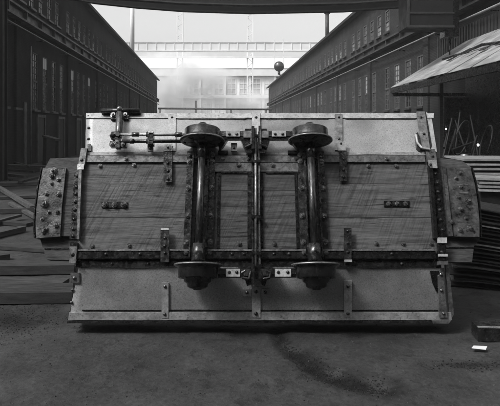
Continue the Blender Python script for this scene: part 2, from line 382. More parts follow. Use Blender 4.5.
# ------------------------------------------------------------------ overhead crane across the street
cr = thing('overhead_crane', 'dark overhead crane girder spanning between the two mills with a cab', 'crane', (0, 0, 0))
D = 20.5
bot = [(-30, -12), (40, -3), (85, 4), (130, 8.5), (180, 12), (250, 14), (350, 12.2), (400, 9), (480, 2)]
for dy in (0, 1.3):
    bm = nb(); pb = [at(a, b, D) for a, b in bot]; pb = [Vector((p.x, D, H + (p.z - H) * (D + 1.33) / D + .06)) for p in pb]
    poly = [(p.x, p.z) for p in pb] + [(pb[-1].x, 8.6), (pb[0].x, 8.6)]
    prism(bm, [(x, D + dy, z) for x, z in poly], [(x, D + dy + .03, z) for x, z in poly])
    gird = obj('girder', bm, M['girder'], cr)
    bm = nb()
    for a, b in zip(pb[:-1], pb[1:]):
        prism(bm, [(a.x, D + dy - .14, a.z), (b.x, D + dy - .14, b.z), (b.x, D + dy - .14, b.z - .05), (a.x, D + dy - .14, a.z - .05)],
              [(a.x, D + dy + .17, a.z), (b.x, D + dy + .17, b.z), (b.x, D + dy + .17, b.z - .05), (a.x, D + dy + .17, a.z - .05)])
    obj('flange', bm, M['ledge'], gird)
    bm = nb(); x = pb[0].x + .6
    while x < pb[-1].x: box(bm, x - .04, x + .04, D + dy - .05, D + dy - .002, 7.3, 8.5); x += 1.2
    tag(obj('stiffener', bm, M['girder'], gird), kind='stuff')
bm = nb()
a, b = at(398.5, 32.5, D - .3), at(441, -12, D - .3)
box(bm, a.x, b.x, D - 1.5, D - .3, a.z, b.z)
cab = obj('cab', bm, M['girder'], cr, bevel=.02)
bm = nb(); z = at(0, 13, D - 1.5).z
box(bm, a.x - .04, b.x + .04, D - 1.54, D - 1.502, z - .03, z + .03); box(bm, a.x - .04, a.x + .05, D - 1.55, D - 1.502, a.z - .03, b.z)
box(bm, a.x - .04, b.x + .04, D - 1.545, D - 1.503, a.z - .05, a.z + .04)
obj('cab_rail', bm, M['ledge'], cab)
bm = nb(); c = at(446, 36, D - .5); box(bm, c.x - .2, c.x + .35, D - .9, D - .4, c.z - .1, c.z + 1.6); obj('gear_case', bm, M['iron'], cr)
bm = nb(); tube(bm, (c.x + .1, D - .6, c.z - .9), (c.x + .1, D - .6, c.z - .1), .03); tube(bm, (c.x - .05, D - .6, c.z + .02), (c.x + .25, D - .6, c.z - .1), .09); obj('hanger', bm, M['iron2'], cr)

# ------------------------------------------------------------------ canopy shed on the right
cz = thing('lean_to_shed', 'open lean-to shed with pale sheet roof against right mill', 'shed', (7.0, 0, 0), -math.atan((218 - 250) / F))
y0, y1 = 9.0, 21.2
ex, ez, rx, rzz = 0.0, 3.50, 3.25, 5.45
n = 9
for k in range(n):
    ya, yb = y0 + (y1 - y0) * k / n, y0 + (y1 - y0) * (k + 1) / n + .08
    bm = nb(); zo = .012 * (k % 2); jit = random.uniform(-.06, .06)
    A = [(ex + jit, ya, ez + zo), (ex + jit, yb, ez + zo), (rx, yb, rzz + zo), (rx, ya, rzz + zo)]
    prism(bm, [(x, y, z + .035) for x, y, z in A], [(x, y, z + .02) for x, y, z in A]); obj('roof_sheet', bm, M['canopy'], cz)
bm = nb(); box(bm, .0, .12, y0, y1 - .01, ez - .22, ez - .02); box(bm, 1.5, 1.6, y0, y1 - .01, ez + .62, ez + .85); obj('eave_beam', bm, M['iron'], cz)
bm = nb()
for k in range(8):
    y = y0 + .3 + k * (y1 - y0 - .5) / 7
    prism(bm, [(.12, y, ez - .06), (rx, y, rzz - .16), (rx, y, rzz - .02), (.12, y, ez + .06)], [(.12, y + .08, ez - .06), (rx, y + .08, rzz - .16), (rx, y + .08, rzz - .02), (.12, y + .08, ez + .06)])
tag(obj('rafter', bm, M['timber'], cz), kind='stuff')
bm = nb(); box(bm, .05, 3.2, y1 - .22, y1 - .06, ez - .34, ez - .2); obj('tie_beam', bm, M['iron'], cz)
for y in (y1 - .2, 13.2):
    bm = nb(); box(bm, 2.0, 2.14, y, y + .14, 0, ez + .9); obj('post', bm, M['timber'], cz)
bm = nb(); box(bm, 3.0, 3.08, y0, y1 - .3, 0, 5.2); obj('dark_back_sheet', bm, M['iron'], cz)  # dark sheet added to blacken the inside of the shed
bm = nb(); box(bm, 2.0, 2.999, y1 - .6, y1 - .5, 0, 3.1); obj('dark_partition', bm, M['iron'], cz)  # second dark sheet, added to keep the far end black
# bent torn strip of metal lying on the roof
bm = nb(); tt = []
for i in range(9):
    f = i / 8; tt.append((1.4 + .10 * math.sin(i * 1.3), 19.4 - 6.2 * f, ez + .95 + .035 * math.sin(i * 2.1) ))
path(bm, tt, .045, 6)
for i in range(2, 8):
    x, y, z = tt[i]; prism(bm, [(x, y, z + .06), (x - .5, y + .25, z - .20), (x - .45, y + .05, z - .21)], [(x, y, z + .04), (x - .5, y + .25, z - .22), (x - .45, y + .05, z - .23)])
tag(obj('torn_roofing', bm, M['iron2'], None, Matrix.Translation((7.0, 0, 0)) @ Matrix.Rotation(-math.atan((218 - 250) / F), 4, 'Z')),
    'torn dark strip of roofing lying on the pale shed roof', 'roofing strip')
# scrap poles and the two lit bulbs under the shed
sp = [((443, 158), (452, 118), 12.5), ((455, 150), (460, 112), 13), ((466, 152), (455, 120), 13.5), ((452, 150), (474, 142), 12.2), ((478, 155), (470, 115), 13.8),
      ((444, 148), (447, 134), 12.1)]
words = ['upright pole behind the lit bulb', 'tall pole leaning in the dark middle', 'pole crossing over its neighbour', 'nearly flat rod across the scrap', 'rightmost upright pole', 'short stub under the left bulb']
for (a, b, dd), wd in zip(sp, words):
    A, B = at(*a, dd), at(*b, dd + .3); bm = nb(); tube(bm, A, B, .03, .018, 8); tag(obj('scrap_pole', bm, M['girder']), wd + ' of the open shed', 'scrap pole', 'scrap poles in the shed')
for i in range(5):
    A = at(450 + i * 11, 152, 13 + i * .3); bm = nb(); vs = bmesh.ops.create_icosphere(bm, subdivisions=2, radius=.42)['verts']
    for v in vs:
        v.co += v.co.normalized() * .16 * noise.noise(v.co * 3 + Vector((i * 7, 0, 0))); v.co.z *= .8; v.co += Vector((A.x, A.y, max(.4, A.z - .5)))
    tag(obj('scrap_lump', bm, M['iron']), ['dark lump of scrap nearest the car', 'second dark scrap lump from the car', 'middle dark scrap lump', 'fourth dark scrap lump from the car', 'dark scrap lump at the picture edge'][i] + ' under the shed', 'scrap', 'scrap lumps under the shed')
hp = [(452, 143, 12.6, .34, 70, 'big hoop leaning left of the poles'), (462, 138, 13.2, .45, 48, 'largest hoop standing behind the poles'), (474, 148, 12.4, .3, 62, 'smallest hoop under the larger bulb'), (486, 142, 13.0, .42, 80, 'hoop leaning at the picture edge')]
for px, py, dd, r, an, wd in hp:
    p = at(px, py, dd); bm = nb(); q = [(r * math.cos(k * math.pi / 16), 0, r * math.sin(k * math.pi / 16)) for k in range(33)]; path(bm, q, .02, 6)
    tag(obj('iron_hoop', bm, M['girder'], None, Matrix.Translation(p) @ Matrix.Rotation(R(an), 4, 'Z') @ Matrix.Rotation(R(14), 4, 'X')), wd + ' in the dark shed', 'iron hoop', 'hoops in the shed')
for i, (px, dd, h) in enumerate(((447, 11.6, .95), (466, 15.6, 1.1), (492, 11.8, 1.05))):
    p = at(px, 150, dd); bm = nb(); lathe_pts = [(.26, 0), (.30, .02), (.30, h * .32), (.315, h * .33), (.315, h * .36), (.30, h * .37), (.30, h * .66), (.315, h * .67), (.315, h * .7), (.30, h * .71), (.30, h - .02), (.27, h)]
    lathe(bm, lathe_pts, (0, 0, 0), 28); tag(obj('drum', bm, M['iron'], None, Matrix.Translation((p.x, p.y, 0)) @ Matrix.Rotation(R(90), 4, 'X') ), ['dark drum just behind the right corner of the car', 'tallest dark drum deep in the shed', 'dark drum behind the pale plates at the picture edge'][i], 'drum', 'drums in the shed')
em = bpy.data.materials.new('lit_bulb'); em.use_nodes = True; b_ = em.node_tree.nodes['Principled BSDF']
b_.inputs['Emission Color'].default_value = (1, 1, 1, 1); b_.inputs['Emission Strength'].default_value = 1.3
for (px, py, dd, r, wd) in ((446, 129, 17.5, .03, 'small lit bulb hanging high in the dark shed'), (478, 145, 15.5, .04, 'larger lit bulb above the pale plate stack')):
    p = at(px, py, dd); t = thing('lamp', wd, 'lamp', p)
    bm = nb(); bmesh.ops.create_uvsphere(bm, u_segments=12, v_segments=8, radius=r); obj('bulb', bm, em, t)
    bm = nb(); tube(bm, (0, 0, r), (0, 0, r + .08), .02); tube(bm, (0, 0, r + .08), (0, 0, 1.95), .005, n=6); obj('lamp_cord', bm, M['iron'], t)

# ------------------------------------------------------------------ stacks of steel on the right
ORD = ['topmost', 'second', 'third', 'fourth', 'fifth', 'sixth', 'seventh', 'eighth', 'ninth', 'tenth', 'eleventh', 'twelfth', 'thirteenth', 'fourteenth', 'fifteenth',
       'sixteenth', 'seventeenth', 'eighteenth', 'nineteenth', 'twentieth', 'twenty-first', 'twenty-second', 'twenty-third', 'twenty-fourth', 'twenty-fifth', 'twenty-sixth']
def stack(x, y, wx, wy, ztop, n, t, pitch, rz, m, what, grp, jx=.03, ripple=False, name='steel_plate', fan=0.0):
    bm = nb()
    if ripple:
        N = 14
        for q in range(N):
            a, b = q / N * wx, (q + 1) / N * wx; za = .010 * math.sin(q * 1.1); zb = .010 * math.sin((q + 1) * 1.1)
            prism(bm, [(a, 0, za), (b, 0, zb), (b, 0, zb + t), (a, 0, za + t)], [(a, wy, za), (b, wy, zb), (b, wy, zb + t), (a, wy, za + t)])
    else:
        box(bm, 0, wx, 0, wy, 0, t)
    me = mesh(name, bm, m, .003 if not ripple else 0)
    me2_ = me.copy(); me2_.materials.clear(); me2_.materials.append(M['stackm'])
    for k in range(n):
        o = link(name, me2_ if (m is M['stackd'] and random.random() < .4) else me); z = ztop - t - k * pitch
        o.location = (x + random.uniform(-jx, jx), y + random.uniform(-jx, jx), z); o.rotation_euler = (0, R(fan * (1 - k / n)), rz + R(random.uniform(-2.2, 2.2)))
        tag(o, (ORD[k] + ' ' if k == 0 else ORD[k] + ' from the top ') + 'in the ' + what, 'steel plate', grp)
p = at(464, 159, 8.2)
stack(p.x, p.y, 2.6, 1.1, p.z, 7, .03, .072, R(-3), M['stack'], 'pale stack of plates behind car end', 'pale stacked plates', .02)
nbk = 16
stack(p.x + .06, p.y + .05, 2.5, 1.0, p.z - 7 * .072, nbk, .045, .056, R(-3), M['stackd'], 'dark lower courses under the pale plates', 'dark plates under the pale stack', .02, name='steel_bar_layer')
p = at(478, 178, 7.0)
stack(p.x, p.y, 2.4, .5, p.z, 4, .028, .05, R(-14), M['stack'], 'short pale pile at the picture edge', 'short pale pile', .02)
bm = nb(); box(bm, 0, 2.3, .04, .46, 0, p.z - .18)
o = obj('steel_block', bm, M['stackd'], None, Matrix.Translation((p.x + .04, p.y, 0)) @ Matrix.Rotation(R(-14), 4, 'Z'), bevel=.01); tag(o, 'dark block carrying the short pale pile of plates', 'steel block')
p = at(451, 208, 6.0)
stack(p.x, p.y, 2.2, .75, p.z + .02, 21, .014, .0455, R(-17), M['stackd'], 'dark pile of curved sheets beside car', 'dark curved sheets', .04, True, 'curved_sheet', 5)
# small iron block and paper scrap in front
p = gp(478, 340); t = thing('iron_block', 'dark flat iron block with bright top edge on ground, bottom right', 'iron block', (p.x, p.y, 0), R(-4))
bm = nb(); box(bm, 0, .55, 0, .16, -.01, .105); obj('block_body', bm, M['iron2'], t, bevel=.006)
bm = nb(); box(bm, .0, .55, -.004, .022, .1055, .114); obj('edge_strip', bm, M['bright'], t)
p = gp(479, 349); bm = nb()
q = [(-.07, -.02), (.035, -.045), (.075, .015), (-.03, .035)]
prism(bm, [(x, y, .012 + .01 * abs(x) * 8) for x, y in q], [(x, y, .009 + .01 * abs(x) * 8) for x, y in q])
tag(obj('paper_scrap', bm, M['paper'], None, Matrix.Translation((p.x, p.y, 0))), 'white scrap of paper lying on the dark ground', 'paper')

# ------------------------------------------------------------------ timbers and boards on the left
def board(a, b, wd, th, label, z=0.0, z2=None, m='timber', name='loose_board'):
    A = Vector((a.x, a.y, z)); B = Vector((b.x, b.y, z if z2 is None else z2)); d = B - A; L = d.length
    bm = nb(); box(bm, 0, L, -wd / 2, wd / 2, 0, th)
    rot = d.to_track_quat('X', 'Z').to_matrix().to_4x4()
    o = obj(name, bm, M[m], None, Matrix.Translation(A) @ rot, bevel=.005); tag(o, label, 'timber'); return o
a, b = gp(-60, 304.5), gp(110, 303); board(a + Vector((0, .17, 0)), b + Vector((0, .17, 0)), .34, .115, 'nearest heavy timber running from left edge to the car', name='timber_sleeper')
a, b = gp(-60, 276), gp(120, 273.5); board(a + Vector((0, .16, 0)), b + Vector((0, .16, 0)), .30, .11, 'farther heavy timber running from left edge to the car', name='timber_sleeper')
board(gp(-6, 190), gp(33, 212), .12, .08, 'dark board lying diagonally left of the bumper', .12, .05)
board(gp(-10, 239), gp(23, 231), .14, .09, 'short dark board pointing up right near left edge', .0)
board(gp(-12, 262), gp(9, 259), .12, .08, 'small board stub at the left picture edge', .0)
board(gp(-20, 214), gp(46, 212), .12, .10, 'long board lying flat behind the diagonal one', .0)
board(gp(-20, 200), gp(44, 197), .30, .07, 'wide flat plank behind the left bumper', .0)
board(gp(-20, 186), gp(50, 184), .6, .10, 'broad low platform plank far left', .0)
board(gp(-15, 176), gp(26, 181), .16, .10, 'board stacked crosswise on the broad plank', .1, .1)
board(gp(8, 170), gp(60, 172), .5, .25, 'thick baulk lying before the mill doors', .0)
board(at(45, 137, 23), at(58, 141, 22), .25, .08, 'pale plank sloping down from the mill doorway', at(45, 137, 23).z, at(58, 141, 22).z, 'beam')
board(gp(44, 168), at(45, 138, 23), .14, .10, 'upright prop under the pale sloping plank', 0, at(45, 138, 23).z)
board(gp(57, 168), at(57, 141, 22), .12, .10, 'shorter prop under the pale sloping plank', 0, at(57, 141, 22).z)
board(at(56, 160, 15), at(80, 157, 15), .3, .2, 'dark baulk just behind the car corner', .75, .75)
board(gp(58, 196), at(58, 166, 15), .2, .2, 'stub post carrying the baulk behind car corner', 0, .75)

more = [((-20, 222), (30, 226), .18, .06, 0, 'thin grey plank lying between the timbers and platform'), ((-10, 247), (66, 252), .22, .05, 0, 'pale flat plank just behind the farther timber'),
        ((10, 205), (40, 222), .10, .06, .02, 'narrow lath lying slantwise below the diagonal board'), ((-15, 172), (34, 176), .12, .09, .12, 'upper board on the broad plank pile'),
        ((2, 163), (30, 172), .10, .07, .2, 'short lath topping the far lumber pile'), ((20, 186), (42, 180), .14, .07, .1, 'stub of plank pointing at the bumper top'), ((-12, 228), (20, 219), .09, .05, .05, 'thin batten crossing the grey plank'),
        ((-20, 284), (64, 286), .30, .05, 0, 'flat plank lying between the two heavy timbers')]
for a, b, wd, th, z, lab in more: board(gp(*a), gp(*b), wd, th, lab, z)
# ------------------------------------------------------------------ far end of the street
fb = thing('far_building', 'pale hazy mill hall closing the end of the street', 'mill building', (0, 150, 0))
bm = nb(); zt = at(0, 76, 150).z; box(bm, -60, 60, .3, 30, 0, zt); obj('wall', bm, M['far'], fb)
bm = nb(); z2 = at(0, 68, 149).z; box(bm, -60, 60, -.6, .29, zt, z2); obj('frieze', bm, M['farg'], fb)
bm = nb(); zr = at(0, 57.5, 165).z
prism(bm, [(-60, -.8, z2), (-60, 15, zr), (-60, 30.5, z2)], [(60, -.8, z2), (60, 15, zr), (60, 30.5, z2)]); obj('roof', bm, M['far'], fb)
bm = nb(); box(bm, -1.25, 1.25, -.02, .0, 0, 4.4); me1 = mesh('window', bm, M['farw'])
bm = nb()
for x in (-1.25, 0, 1.25): box(bm, x - .09, x + .09, -.12, -.021, 0, 4.4)
for z in (0, 1.47, 2.93, 4.4): box(bm, -1.16, -.09, -.11, -.022, z - .06, z + .06); box(bm, .09, 1.16, -.11, -.022, z - .06, z + .06)
me2 = mesh('window_frame', bm, M['farg'])
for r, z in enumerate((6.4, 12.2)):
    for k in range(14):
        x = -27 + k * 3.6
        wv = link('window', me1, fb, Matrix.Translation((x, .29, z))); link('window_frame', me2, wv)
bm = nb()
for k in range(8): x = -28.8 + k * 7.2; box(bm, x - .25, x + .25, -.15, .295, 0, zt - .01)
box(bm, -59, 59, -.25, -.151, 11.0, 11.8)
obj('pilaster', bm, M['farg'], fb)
# distant crane bridge with its hanging ball
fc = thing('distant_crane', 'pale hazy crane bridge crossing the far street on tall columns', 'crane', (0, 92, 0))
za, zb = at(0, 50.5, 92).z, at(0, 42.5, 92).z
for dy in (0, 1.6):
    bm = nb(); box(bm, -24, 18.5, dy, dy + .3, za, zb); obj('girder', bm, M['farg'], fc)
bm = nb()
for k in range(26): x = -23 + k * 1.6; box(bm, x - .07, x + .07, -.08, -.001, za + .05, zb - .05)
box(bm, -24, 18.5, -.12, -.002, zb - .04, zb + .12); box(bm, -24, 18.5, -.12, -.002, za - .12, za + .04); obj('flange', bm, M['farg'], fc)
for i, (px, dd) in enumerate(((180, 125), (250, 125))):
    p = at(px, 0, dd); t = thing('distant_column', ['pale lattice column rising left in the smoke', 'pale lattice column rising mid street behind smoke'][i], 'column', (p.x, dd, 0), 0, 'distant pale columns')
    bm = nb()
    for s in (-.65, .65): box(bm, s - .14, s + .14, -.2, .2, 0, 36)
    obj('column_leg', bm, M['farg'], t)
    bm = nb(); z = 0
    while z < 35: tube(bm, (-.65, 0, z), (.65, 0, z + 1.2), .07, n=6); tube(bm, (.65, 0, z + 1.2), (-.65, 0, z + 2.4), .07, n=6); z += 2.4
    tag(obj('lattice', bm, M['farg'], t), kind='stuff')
t = thing('runway_beam', 'pale horizontal beam tying the distant columns together', 'beam', (0, 125, 0))
bm = nb(); a = at(110, 57, 124); b = at(360, 51, 124); box(bm, a.x, b.x, -.9, -.3, at(0, 58, 124).z, at(0, 56.2, 124).z); obj('beam_web', bm, M['farg'], t)
dB = 88; cB = at(279, 66.5, dB); r = 5.2 * dB / F
ball = thing('drop_ball', 'round iron ball hanging on two ropes from the distant crane', 'drop ball', cB)
bm = nb(); bmesh.ops.create_uvsphere(bm, u_segments=24, v_segments=16, radius=r)
for f in bm.faces: f.smooth = True
obj('ball', bm, M['iron2'], ball)
bm = nb(); 
for s in (-.75, .75): tube(bm, (s, 0, r * .5), (s, 0, zb - cB.z), .05, n=6)
obj('rope', bm, M['farg'], ball)
bm = nb(); tube(bm, (0, 0, -r * .9), (0, 0, -r - .5), .22); path(bm, [(0, 0, -r - .4), (.35, 0, -r - .7), (.25, 0, -r - 1.2), (-.2, 0, -r - 1.25), (-.35, 0, -r - .9)], .12, 8); obj('hook', bm, M['iron2'], ball)
# pipe rail across the far street
pr = thing('pipe_rail', 'thin dark pipe carried across the far street on posts', 'pipe', (0, 62, 0))
a, b = at(158, 108.5, 62), at(272, 109.5, 62)
bm = nb(); tube(bm, (a.x, 0, a.z), (b.x, 0, b.z), .11, n=8); obj('pipe', bm, M['iron2'], pr)
for px in (160, 196, 231, 266):
    p = at(px, 109, 62); bm = nb(); tube(bm, (p.x, 0, -.01), (p.x, 0, p.z + (1.0 if px == 196 else 0)), .07, n=8); obj('post', bm, M['iron2'], pr)

# smoke and haze
def vol(name, dens, col=0.9, noise_dens=False):
    m = bpy.data.materials.new(name); m.use_nodes = True; n, l = m.node_tree.nodes, m.node_tree.links
    n.remove(n['Principled BSDF']); v = n.new('ShaderNodeVolumePrincipled'); v.inputs['Color'].default_value = (col, col, col, 1)
    v.inputs['Anisotropy'].default_value = 0.0; v.inputs['Density'].default_value = dens
    l.new(v.outputs[0], n['Material Output'].inputs['Volume'])
    if noise_dens:
        tc = n.new('ShaderNodeTexCoord'); t = n.new('ShaderNodeTexNoise'); t.inputs['Scale'].default_value = .24; t.inputs['Detail'].default_value = 7
        t.inputs['Distortion'].default_value = .6
        mr = n.new('ShaderNodeMapRange'); mr.inputs[1].default_value = .42; mr.inputs[2].default_value = .72; mr.inputs[4].default_value = dens
        l.new(tc.outputs['Object'], t.inputs['Vector']); l.new(t.outputs['Fac'], mr.inputs[0])
        gt = n.new('ShaderNodeTexGradient'); gt.gradient_type = 'SPHERICAL'; mg = n.new('ShaderNodeMapping')
        sx, sy, sz = noise_dens; mg.inputs['Scale'].default_value = (1 / sx, 1 / sy, 1 / sz)
        l.new(tc.outputs['Object'], mg.inputs[0]); l.new(mg.outputs[0], gt.inputs[0])
        mu = n.new('ShaderNodeMath'); mu.operation = 'MULTIPLY'; l.new(mr.outputs[0], mu.inputs[0]); l.new(gt.outputs['Fac'], mu.inputs[1]); l.new(mu.outputs[0], v.inputs['Density'])
    return m
for px, py, dd, rr, wd in ((180, 86, 112, (13, 9, 10), 'white cloud of smoke drifting at the street end'), (250, 103, 118, (9, 5, 4), 'low white puff of steam by the right mill end')):
    p = at(px, py, dd); bm = nb(); bmesh.ops.create_uvsphere(bm, u_segments=24, v_segments=16, radius=1)
    bmesh.ops.scale(bm, vec=rr, verts=bm.verts)
    o = obj('smoke', bm, vol('smoke', 1.5, .86, rr)); o.location = p; tag(o, wd, kind='stuff')
bm = nb(); box(bm, -75, 75, -30, 190, -1.0, 40)
tag(obj('haze', bm, vol('haze', 0.0008, .9)), 'thin smoky air filling the mill yard', kind='stuff')

# ------------------------------------------------------------------ the mine car, tipped on its side, underside to the camera
DL = 4.60                                              # distance of its lower edge
root = thing('mine_car', 'wooden floored iron mine car lying tipped on its side showing its underside', 'mine car', (0.09, DL, 0))
ROOT = Matrix.Translation((0.09, DL, 0))
FLOOR = Matrix.Translation((0.09, DL, .604)) @ Matrix.Rotation(R(70), 4, 'X')
VT = 1.049
LOWER = FLOOR @ Matrix.Translation((0, 0, 0)) @ Matrix.Rotation(R(20), 4, 'X')
UPPER = FLOOR @ Matrix.Translation((0, VT, 0)) @ Matrix.Rotation(R(-20), 4, 'X')
RI = ROOT.inverted()
def hit(fr, px, py, w=0.0):
    iv = fr.inverted(); o = iv @ Vector((0, 0, H)); q = iv @ Vector(((px - 250) / F, 1, H - (py - 130) / F)); d = q - o
    t = (w - o.z) / d.z; return o + d * t
def part(name, bm, m, fr, parent=None, bevel=0.0):
    return obj(name, bm, M[m], parent or root, (RI @ fr) if parent is None else None, bevel)
def ppoly(bm, fr, pts, w0, w1, lift=None):
    top = []
    for px, py in pts: top.append(hit(fr, px, py, w1))
    prism(bm, [tuple(p) for p in top], [(p.x, p.y, w0) for p in top])
def pbox(bm, fr, x0, x1, y0, y1, w0, w1): ppoly(bm, fr, [(x0, y0), (x1, y0), (x1, y1), (x0, y1)], w0, w1)
# bolt meshes: hexagon nut with stud, washer
bm = nb()
tube(bm, (0, 0, -.002), (0, 0, .004), .021, n=12); tube(bm, (0, 0, .004), (0, 0, .018), .0155, n=6); tube(bm, (0, 0, .018), (0, 0, .026), .008, .007, n=8)
BOLT = mesh('bolt', bm, M['bolt'], 0)
bm = nb()
for a, b, ra, rb in ((-.002, .004, .0135, .0125), (.004, .009, .0125, .008), (.009, .011, .008, .003)): tube(bm, (0, 0, a), (0, 0, b), ra, rb, n=10, cap=(b > .01))
RIV = mesh('rivet', bm, M['iron2'], 0)
def bolt(parent, fr, px, py, w=0.0, me=None, s=1.0, name=None):
    p = hit(fr, px, py, w); me = me or BOLT
    o = link(name or me.name.split('.')[0], me, parent, Matrix.Translation(p) @ Matrix.Rotation(random.random() * 3, 4, 'Z') @ Matrix.Scale(s, 4)); return o

# floor planks
ys = [158.5, 184, 217.5, 254]
xl, xr = hit(FLOOR, 79, 207).x, hit(FLOOR, 432.5, 207).x
vs_ = [hit(FLOOR, 250, y).y for y in ys]
for k in range(3):
    bm = nb(); box(bm, xl, xr, vs_[k + 1] + .0016, vs_[k] - .0016, -.05, random.uniform(-.004, .003)); pl = part('plank', bm, 'plank', FLOOR, bevel=.002)
    if k == 0:
        for px, py in ((100, 166), (134, 165), (368, 166), (396, 166)): bolt(pl, FLOOR, px, py, .002)
    if k == 2:
        for px, py in ((92, 246), (129, 245.5), (376, 243.5), (403, 243.5), (431, 243.5)): bolt(pl, FLOOR, px, py, .002)
bm = nb(); box(bm, xl + .02, xr - .02, .02, VT - .02, -.12, -.051); part('under_frame', bm, 'beam', FLOOR)
# sills top and bottom
def strip(name, fr, x0, x1, y0, y1, w0, w1, m, bev=.003, parent=None):
    bm = nb(); a = hit(fr, (x0 + x1) / 2, y0, w1); b = hit(fr, (x0 + x1) / 2, y1, w1)
    box(bm, hit(fr, x0, (y0 + y1) / 2, w1).x, hit(fr, x1, (y0 + y1) / 2, w1).x, min(a.y, b.y), max(a.y, b.y), w0, w1)
    return part(name, bm, m, fr, parent, bev)
s1 = strip('sill', FLOOR, 85, 425, 155.5, 162, -.05, .022, 'strap')
for px in (126, 223, 248, 258, 296, 387): bolt(s1, FLOOR, px, 159, .022)
strip('angle_iron', FLOOR, 85, 425, 152, 154.2, -.04, .008, 'rim')
s2 = strip('sill', FLOOR, 76, 436, 249.5, 258.5, -.04, .045, 'iron')
for px in (106, 140, 232, 244, 274, 289, 392): bolt(s2, FLOOR, px, 254, .045, RIV, 1.2)
strip('angle_iron', FLOOR, 76, 436, 249.2, 250.8, .046, .053, 'strap')
s3 = strip('sill', FLOOR, 76, 437, 260.8, 266.5, -.10, .012, 'iron')
for px in (112, 148, 402): bolt(s3, FLOOR, px, 263.7, .012, RIV, 1.1)

def wavy(o, amp=.004):
    bm = nb(); bm.from_mesh(o.data)
    es = [e for e in bm.edges if e.calc_length() > 1.0]; bmesh.ops.subdivide_edges(bm, edges=es, cuts=40, use_grid_fill=True)
    for v in bm.verts:
        v.co.y += amp * noise.noise((v.co.x * 2.4, 3, 1)) + amp * .4 * noise.noise((v.co.x * 11, 3, 1)); v.co.z += amp * .7 * noise.noise((v.co.x * 3.7, 9, 2))
    bm.to_mesh(o.data); bm.free()
# flares
def flare(fr, name, corners, rim_y, rim_h, mid):
    bm = nb(); ppoly(bm, fr, corners, -.008, 0)
    bmesh.ops.subdivide_edges(bm, edges=bm.edges[:], cuts=44, use_grid_fill=True)
    for v in bm.verts:
        if v.co.z > -.001: v.co.z -= .010 * max(0, noise.noise((v.co.x * 3.2, v.co.y * 4, rim_h)) + .1) + .004 * max(0, noise.noise((v.co.x * 9, v.co.y * 9, 5)))
    for f in bm.faces: f.smooth = True
    return part(name, bm, 'sheet', fr, None, 0)
uf = flare(UPPER, 'flared_side_plate', [(86, 116), (432, 116), (430, 155), (85, 155)], 0, 0, 0)
lf = flare(LOWER, 'flared_side_plate', [(78.5, 268), (444, 268), (451.5, 316), (69, 316)], 0, 0, 0)
# rims
bm = nb(); ppoly(bm, UPPER, [(86, 113), (434, 113), (433.5, 118), (86, 118)], -.012, .010); part('rim_bar', bm, 'rim', UPPER, None, .004)
bm = nb(); ppoly(bm, LOWER, [(69.3, 312.5), (451, 312.5), (452, 320), (68, 320)], -.012, .012); part('rim_bar', bm, 'rim', LOWER, None, .004)
bm = nb(); ppoly(bm, LOWER, [(82, 310.0), (438, 310.0), (438, 311.2), (82, 311.2)], .001, .008); part('rim_bead', bm, 'iron', LOWER, None, .002)
bm = nb()
for a, b in ((176, 247), (265, 330), (344, 418)): ppoly(bm, UPPER, [(a, 118.4), (b, 118.4), (b - 3, 119.4), (a + 3, 119.4)], .0005, .005)
part('rim_bead', bm, 'iron2', UPPER)
for q in [o for o in root.children if o.name.startswith(('rim_bar', 'rim_bead'))]: wavy(q, .004)
# lower edge angle and hidden body behind
bm = nb(); y1_ = hit(LOWER, 250, 320.5).y
a = hit(LOWER, 67.5, 320.5).x; b = hit(LOWER, 449, 320.5).x
box(bm, a, b, y1_ - .018, y1_ - .001, -.05, .016); wavy(part('edge_angle', bm, 'iron2', LOWER, None, .003), .005)
LD, UD = y1_, hit(UPPER, 250, 113).y
def fl(fr, x, u, w): return FLOOR.inverted() @ (fr @ Vector((x, u, w)))
pL, pU = fl(LOWER, 0, LD, -.01), fl(UPPER, 0, UD, -.01)
xa, xb = hit(LOWER, 69, 318).x, hit(LOWER, 451, 318).x
dep = .27
bm = nb(); box(bm, xa, xb, pL.y - .002, pL.y + .02, pL.z - dep, pL.z - .012); part('side_plate', bm, 'iron2', FLOOR)
bm = nb(); box(bm, xa, xb, pU.y - .02, pU.y, pU.z - dep, pU.z - .012); part('side_plate', bm, 'iron2', FLOOR)
for s, xe in ((-1, xa), (1, xb)):
    bm = nb()
    xi = xl if s < 0 else xr
    pf = [(xi + s * .0, .0, -.03), (xe, pL.y, pL.z - .02), (xe, pL.y, pL.z - dep), (xe, pU.y, pU.z - dep), (xe, pU.y, pU.z - .02), (xi, VT, -.03)]
    prism(bm, [(x - s * .005, y, z) for x, y, z in pf], [(x - s * .025, y, z) for x, y, z in pf]); part('end_plate', bm, 'iron2', FLOOR)

def strap(fr, pts, w0, w1, m='strap', bolts=(), s=1.0, me=None, bev=.0025, name='strap'):
    bm = nb(); ppoly(bm, fr, pts, w0, w1); o = part(name, bm, m, fr, None, bev)
    for px, py in bolts: bolt(o, fr, px, py, w1, me or RIV, s)
    return o
def rect(x0, x1, y0, y1, dx=0): return [(x0 + dx, y0), (x1 + dx, y0), (x1, y1), (x0, y1)]
# straps on the upper flare
strap(UPPER, rect(168, 175.5, 114, 151, .3), .001, .014, 'rim', ((172, 117.5), (171.7, 147)), 1.0)
strap(UPPER, rect(252, 260, 112.5, 135), .011, .020, 'rim', ((256, 117.5),), 1.2)
strap(UPPER, rect(335, 342.5, 114, 150), .001, .014, 'strap', ((339, 117.5), (339, 139)), 1.1)
